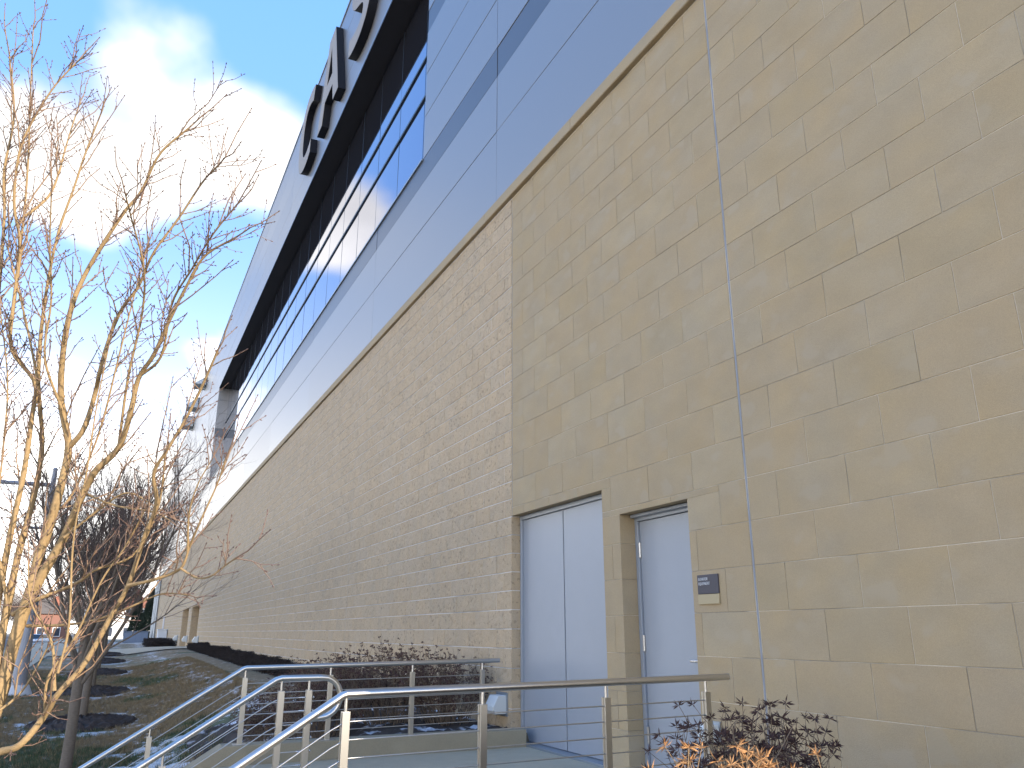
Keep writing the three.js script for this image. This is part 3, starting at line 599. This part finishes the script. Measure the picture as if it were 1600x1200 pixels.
// ------------------------------------------------------------------ shrubs
function leafStar(out, c, axis, n, len, w, r) {              // a whorl of narrow pointed leaves
  for (let i = 0; i < n; i++) {
    const d = aside(axis, 0.7 + r() * 1.1, r), s = d.clone().cross(V(r() - .5, r() - .5, r() - .5)).normalize(), up = s.clone().cross(d), L = len * (0.7 + r() * 0.6);
    const a = c.clone(), b = c.clone().addScaledVector(d, L * 0.45).addScaledVector(s, w), e = c.clone().addScaledVector(d, L).addScaledVector(up, -L * 0.12), f = c.clone().addScaledVector(d, L * 0.45).addScaledVector(s, -w), m = c.clone().addScaledVector(d, L * 0.5).addScaledVector(up, w * 0.7);
    for (const [p, q, t] of [[a, b, m], [b, e, m], [e, f, m], [f, a, m]]) out.push(p, q, t);
  }
}
function makeShrub(seed, { stems, height, spread, star, leafN, leafLen, leafW, kids = 4, stemR = 0.004 }) {
  const r = rng(seed), st = new Tubes(), lf = [], g = new THREE.Group();
  for (let i = 0; i < stems; i++) {
    const a = r() * 6.283, q = Math.sqrt(r()), b = V(Math.cos(a) * q * spread * 0.35, -0.05, Math.sin(a) * q * spread * 0.35), h = height * (0.62 + 0.4 * r());
    const e = V(Math.cos(a) * q * spread, h * (1 - 0.18 * q), Math.sin(a) * q * spread), pts = bend(b, e, 6, 0.05, r);
    st.add(pts, pts.map((_, k) => stemR * (1.2 - 0.13 * k)), 4);
    leafStar(lf, e, along(pts, 1)[1], star, leafLen, leafW, r);
    for (let k = 0; k < kids; k++) {
      const [p, d] = along(pts, 0.35 + 0.62 * (k + r()) / kids), dd = aside(d, 0.4 + 0.5 * r(), r); dd.y += 0.2; dd.normalize(); const pe = p.clone().addScaledVector(dd, 0.06 + 0.14 * r() * height);
      st.add(bend(p, pe, 3, 0.012, r), [stemR * .6, stemR * .5, stemR * .45, stemR * .35], 4);
      if (r() < leafN) leafStar(lf, pe, dd, star, leafLen * 0.9, leafW, r);
    }
  }
  const lg = new THREE.BufferGeometry().setFromPoints(lf); lg.computeVertexNormals();
  return [g, st.geo(), lg];
}
function shrub(spec, mStem, mLeaf) { const [g, s, l] = spec; part('stems', s, mStem, g).userData.kind = 'stuff'; part('leaves', l, mLeaf, g).userData.kind = 'stuff'; return g; }
const dark = rough({ color: lin(0.06, 0.03, 0.026), roughness: 0.8, side: THREE.DoubleSide }), leafSunlit = rough({ color: lin(0.40, 0.21, 0.085), roughness: 0.8, side: THREE.DoubleSide }), redBrown = rough({ color: lin(0.10, 0.055, 0.045), side: THREE.DoubleSide }), stemTan = rough({ color: lin(0.20, 0.15, 0.105) }), stemSunlit = rough({ color: lin(0.34, 0.22, 0.11) });  // first two: one brown leaf, shade and sunlight painted in; last: lit stem
const putShrub = (g, name, label, x, z, y, group, turn = 0, s = 1) => { g.name = numbered(name); scene.add(g); g.position.set(x, y ?? ground(x, z), z); g.rotation.y = turn; g.scale.setScalar(s); return tag(g, label, 'shrub', group); };
putShrub(shrub(makeShrub(41, { stems: 110, height: 1.32, spread: 0.37, star: 13, leafN: 0.85, leafLen: 0.042, leafW: 0.0034, kids: 9 }), stemTan, dark), 'dry_shrub', 'shaded dry shrub, the shade painted into its dark star-shaped leaf whorls, in front of the single door', 2.66, -3.05, -1.56);
putShrub(shrub(makeShrub(42, { stems: 210, height: 1.2, spread: 0.40, star: 10, leafN: 0.9, leafLen: 0.044, leafW: 0.003, kids: 9 }), stemSunlit, leafSunlit), 'dry_shrub', 'sunlit dry shrub, the sunlight painted into its golden leaves, at the bottom edge of the picture', 2.06, -2.42, -1.56);
{
  const a = shrub(makeShrub(51, { stems: 130, height: 0.86, spread: 0.62, star: 5, leafN: 0.8, leafLen: 0.03, leafW: 0.007, kids: 9, stemR: 0.0035 }), stemTan, redBrown);
  const spots = [[2.15, -9.3, 'leftmost brown dormant shrub behind the back railing', 0.94], [2.95, -9.4, 'tall brown dormant shrub in the middle of the bed behind the back railing', 1.04], [3.55, -9.15, 'thin brown dormant shrub nearest the white wall lamp behind the railing', 0.9], [1.75, -10.2, 'low dark dormant shrub at the left end of the bed behind the railing', 0.72], [2.6, -10.6, 'brown dormant shrub at the back of the bed, against the block wall', 0.9]];
  spots.forEach(([x, z, label, s], i) => putShrub(i ? a.clone() : a, 'dormant_shrub', label, x, z, undefined, 'brown shrubs behind the back railing', i * 1.3, s));
}
{ // low dark hedge strip along the wall, bed litter and grass blades: nobody could count them
  const r = rng(91), tri = [];
  for (let i = 0; i < 26; i++) leafStar(tri, V((r() - .5) * 0.3, r() * 0.28, (r() - .5) * 0.3), V(0, 1, 0), 4, 0.07, 0.012, r);
  const cg = new THREE.BufferGeometry().setFromPoints(tri); cg.computeVertexNormals();
  const spots = [];
  for (let i = 0; i < 2600; i++) { const z = -11.5 - 31 * Math.pow(r(), 1.1), w = 1.15 * sstep(-10, -14, z), x = 3.95 - r() * (0.5 + w); spots.push([x, z, (0.55 + 0.6 * r()) * (0.85 + 0.9 * Math.max(0, fbm(x * 1.4, z * 0.8, 8, 3)))]); }
  for (let i = 0; i < 260; i++) spots.push([3.9 - r() * 1.4, -58.5 - r() * 10, 1 + r()]);
  const h = new THREE.InstancedMesh(cg, rough({ color: lin(0.035, 0.026, 0.022), side: THREE.DoubleSide }), spots.length), o = new THREE.Object3D();
  spots.forEach(([x, z, s], i) => { o.position.set(x, ground(x, z) - 0.02, z); o.rotation.set(0, r() * 6.28, 0); o.scale.setScalar(s); o.updateMatrix(); h.setMatrixAt(i, o.matrix); });
  h.name = numbered('low_hedge'); h.castShadow = h.receiveShadow = true; scene.add(h); tag(h, 'low dark ground-cover hedge running along the foot of the block wall', 'hedge', null, 'stuff');

  const mul = strip(1.1, 4.0, -13, -8.22, 40, 60, 0.03), mp = mul.attributes.position; for (let i = 0; i < mp.count; i++) mp.setY(i, mp.getY(i) + (r() - .5) * 0.05); mul.computeVertexNormals();
  const bedMap = tex(512, (u, v) => { const n = tnoise(u, v, 6, 60, 5), s = sstep(0.08, 0.2, n), f = R0(), k = 0.6 + f * 0.8; return [mix(0.05 * k, 0.66, s), mix(0.036 * k, 0.68, s), mix(0.028 * k, 0.73, s)]; }, { repeat: 1 / 2.2 });
  structure('planting_bed', mul, rough({ map: bedMap }));
  structure('front_bed', strip(1.0, 4.0, -4.2, 0.4, 20, 30, 0.03), rough({ color: lin(0.09, 0.065, 0.045) }));

  const bl = []; for (let i = 0; i < 9; i++) { const x = (r() - .5) * 0.09, z = (r() - .5) * 0.09, a = r() * 6.28, l = 0.03 + r() * 0.04, w = 0.0028; bl.push(V(x - Math.cos(a) * w, 0, z - Math.sin(a) * w), V(x + Math.cos(a) * w, 0, z + Math.sin(a) * w), V(x + (r() - .5) * 0.06, l, z + (r() - .5) * 0.06)); }
  const bg = new THREE.BufferGeometry().setFromPoints(bl); bg.computeVertexNormals();
  const GN = 46000, gr = new THREE.InstancedMesh(bg, rough({ color: lin(1, 1, 1), side: THREE.DoubleSide }), GN); const c = new THREE.Color();
  for (let i = 0; i < GN; i++) {
    const z = -8.3 - 24 * Math.pow(r(), 1.5); let x = -2.3 + r() * 5; if (z > -14 && x > 1.5) x -= 2.2; const buried = snowAt(x, z) > 0.04;
    o.position.set(x, ground(x, z) - 0.004, z); o.rotation.set(0, r() * 6.28, 0); o.scale.setScalar(buried ? 0.25 : 0.6 + 0.7 * r()); o.updateMatrix(); gr.setMatrixAt(i, o.matrix);
    const green = fbm(x * 0.5, z * 0.35, 7, 3) + (z > -14 && z < -11 ? 0.16 : -0.06) > 0.08 && r() < 0.7, k = 0.7 + 0.6 * r();
    gr.setColorAt(i, green ? c.setRGB(0.07 * k, 0.10 * k, 0.045 * k) : c.setRGB(0.24 * k, 0.18 * k, 0.10 * k));
  }
  gr.name = numbered('grass'); gr.receiveShadow = true; scene.add(gr); tag(gr, 'short dormant straw-coloured grass blades on the lawn', 'grass', null, 'stuff');
}

// ------------------------------------------------------------------ things at the far left
{
  const q = at(22, 1112, 1), k = -1.80 / q.y; q.multiplyScalar(k);
  const t = thing('signal_pole', 'tall tapered grey steel pole with a horizontal arm, left beside the pavement', 'pole', [q.x, ground(q.x, q.z), q.z]);
  const pm = new THREE.MeshStandardMaterial({ color: lin(0.30, 0.31, 0.34), metalness: 0.3, roughness: 0.55 });
  part('shaft', new THREE.CylinderGeometry(0.055, 0.165, 5.45, 20).translate(0, 2.72, 0), pm, t);
  part('base', [new THREE.CylinderGeometry(0.22, 0.34, 0.26, 20).translate(0, 0.1, 0)], rough({ color: lin(0.6, 0.6, 0.6) }), t);
  part('arm', new THREE.CylinderGeometry(0.035, 0.055, 5, 14).rotateZ(Math.PI / 2).translate(-2.5, 5.05, 0), pm, t);
  part('arm', new THREE.CylinderGeometry(0.035, 0.035, 0.7, 12).rotateZ(Math.PI / 2).translate(-0.35, 3.95, 0), pm, t);
  part('pole_cap', new THREE.SphereGeometry(0.06, 14, 8, 0, 6.283, 0, 1.57).translate(0, 5.45, 0), pm, t);
}
function car(label, x, z, turn, color) {
  const t = thing('parked_car', label, 'car', [x, -1.79, z], turn);
  const pr = (pts, w, bev) => new THREE.ExtrudeGeometry(new THREE.Shape(pts.map(([a, b]) => new THREE.Vector2(a, b))), { depth: w, bevelEnabled: true, bevelSize: bev, bevelThickness: bev, bevelSegments: 3 }).translate(0, 0, -w / 2);
  part('body', pr([[-2.1, 0.35], [-2.15, 0.75], [-1.5, 0.92], [-0.75, 1.0], [1.75, 1.02], [2.15, 0.9], [2.12, 0.35]], 1.6, 0.06), new THREE.MeshPhysicalMaterial({ color, roughness: 0.3, clearcoat: 1 }), t);
  part('cabin', pr([[-0.8, 0.98], [-0.15, 1.48], [1.2, 1.5], [1.75, 1.0]], 1.4, 0.05), new THREE.MeshStandardMaterial({ color: lin(0.03, 0.035, 0.04), roughness: 0.1 }), t);
  part('roof', pr([[-0.12, 1.5], [-0.05, 1.56], [1.1, 1.57], [1.2, 1.5]], 1.36, 0.03), new THREE.MeshPhysicalMaterial({ color, roughness: 0.3, clearcoat: 1 }), t);
  for (const [a, b] of [[-1.35, 0.8], [1.35, 0.8], [-1.35, -0.8], [1.35, -0.8]]) { const w = part('wheel', new THREE.CylinderGeometry(0.33, 0.33, 0.2, 22).rotateX(Math.PI / 2).translate(a, 0.33, b), rough({ color: lin(0.02, 0.02, 0.02) }), t); part('rim', new THREE.CylinderGeometry(0.2, 0.2, 0.22, 16).rotateX(Math.PI / 2).translate(a, 0.33, b), M.chrome, w); }
  for (const b of [-0.6, 0.6]) part('headlight', new THREE.SphereGeometry(0.12, 10, 8).scale(0.5, 0.7, 1.4).translate(-2.16, 0.72, b), M.chrome, t);
}
car('pale silver car parked on the road far left, seen through the branches', -8.2, -118, 1.2, lin(0.6, 0.64, 0.7));
{ // houses beyond
  const house = (label, x, z, w, d, h, wallC, roofC, turn) => {
    const t = thing('house', label, 'house', [x, -1.6, z], turn);
    part('wall', [box(-w / 2, w / 2, 0, h, -d / 2, d / 2)], rough({ color: wallC }), t);
    const g = new THREE.ExtrudeGeometry(new THREE.Shape([[-w / 2 - .4, h - 0.02], [0, h + w * 0.3], [w / 2 + .4, h - 0.02]].map(([a, b]) => new THREE.Vector2(a, b))), { depth: d + 0.8, bevelEnabled: false }).translate(0, 0, -d / 2 - 0.4);
    const rf = part('roof', g, rough({ color: roofC }), t); part('chimney', box(w * 0.2, w * 0.2 + 0.8, h + 0.5, h + w * 0.3 + 0.6, -1, -0.2), rough({ color: lin(0.3, 0.12, 0.08) }), rf);
    for (let f = 0; f * 2.9 + 2.4 < h; f++) for (let k = -1; k <= 1; k++) { const y = 0.9 + f * 2.9, cx = k * w * 0.29; const fr = part('window', box(cx - 0.6, cx + 0.6, y, y + 1.5, d / 2, d / 2 + 0.06), rough({ color: lin(0.8, 0.8, 0.8) }), t); part('pane', box(cx - 0.5, cx + 0.5, y + 0.1, y + 1.4, d / 2 + 0.05, d / 2 + 0.08), new THREE.MeshStandardMaterial({ color: lin(0.05, 0.06, 0.08), roughness: 0.1 }), fr); }
  };
  house('white gabled house with a red-brown roof, sunlit beyond the end of the building', 1.2, -152, 9, 9, 5.4, lin(0.75, 0.74, 0.7), lin(0.22, 0.10, 0.07), 0.25);
  house('small red brick house behind the row of bare trees', -11, -165, 8, 10, 4.6, lin(0.24, 0.12, 0.09), lin(0.12, 0.11, 0.11), 0.1);
}
{ // dark evergreens by the far end of the building
  const mk = (seed) => { const r = rng(seed), g = new THREE.Group(), tri = []; part('trunk', new THREE.CylinderGeometry(0.06, 0.14, 1.2, 8).translate(0, 0.5, 0), M.rowBark, g);
    for (let i = 0; i < 2600; i++) { const y = 0.4 + 5.6 * r(), rad = 1.15 * Math.pow(1 - (y - 0.4) / 5.9, 0.7) * Math.sqrt(0.25 + 0.75 * r()) * (1 + 0.35 * fbm(y, seed, i * 0.001, 2)), a = r() * 6.283; leafStar(tri, V(Math.cos(a) * rad, y, Math.sin(a) * rad), V(Math.cos(a), 0.5, Math.sin(a)).normalize(), 3, 0.26, 0.05, r); }
    const lg = new THREE.BufferGeometry().setFromPoints(tri); lg.computeVertexNormals(); part('crown', lg, rough({ color: lin(0.03, 0.045, 0.025), side: THREE.DoubleSide }), g); return g; };
  const e = mk(7); [[2.6, -106, 'dark columnar evergreen, left one beyond the end of the building', 0.82], [3.9, -104, 'dark columnar evergreen, right one against the end of the building', 0.95]].forEach(([x, z, label, s], i) => { const c = i ? e.clone() : e; c.name = numbered('evergreen'); scene.add(c); c.position.set(x, ground(x, z), z); c.rotation.y = i * 2; c.scale.setScalar(s); tag(c, label, 'evergreen tree', 'dark evergreens beyond the building'); });
  const t = thing('utility_cabinet', 'low blue-grey metal enclosure beyond the far corner of the wall', 'cabinet', [2.4, -1.0, -90]);
  part('cabinet', [box(-1.2, 1.0, 0, 1.05, -0.7, 0.7, 0.03)], rough({ color: lin(0.14, 0.19, 0.26), roughness: 0.5 }), t); for (let k = 0; k < 4; k++) part('door_panel', box(-1.12 + k * 0.52, -0.64 + k * 0.52, 0.08, 0.97, 0.69, 0.725, 0.01), rough({ color: lin(0.16, 0.21, 0.29), roughness: 0.5 }), t);
  part('lid', box(-1.26, 1.06, 1.05, 1.12, -0.76, 0.76, 0.015), rough({ color: lin(0.12, 0.16, 0.22), roughness: 0.5 }), t);
}
{ // the far bare wood at the left reads as one mass
  const src = makeRowTree(909), tg = src.children[2].geometry, r = rng(404), N = 110, w = new THREE.InstancedMesh(tg, M.rowTwig, N), o = new THREE.Object3D();
  for (let i = 0; i < N; i++) { const x = 1 - 150 * r(), z = -190 - 60 * r(); o.position.set(x, -2.6, z); o.rotation.set(0, r() * 6.3, 0); const s = 1.6 + r() * 1.0; o.scale.set(s * 1.5, s, s * 1.5); o.updateMatrix(); w.setMatrixAt(i, o.matrix); }
  w.name = numbered('distant_wood'); scene.add(w); tag(w, 'distant brown leafless wood along the horizon at the left', 'wood', null, 'stuff');
}
renderer.render(scene, camera);
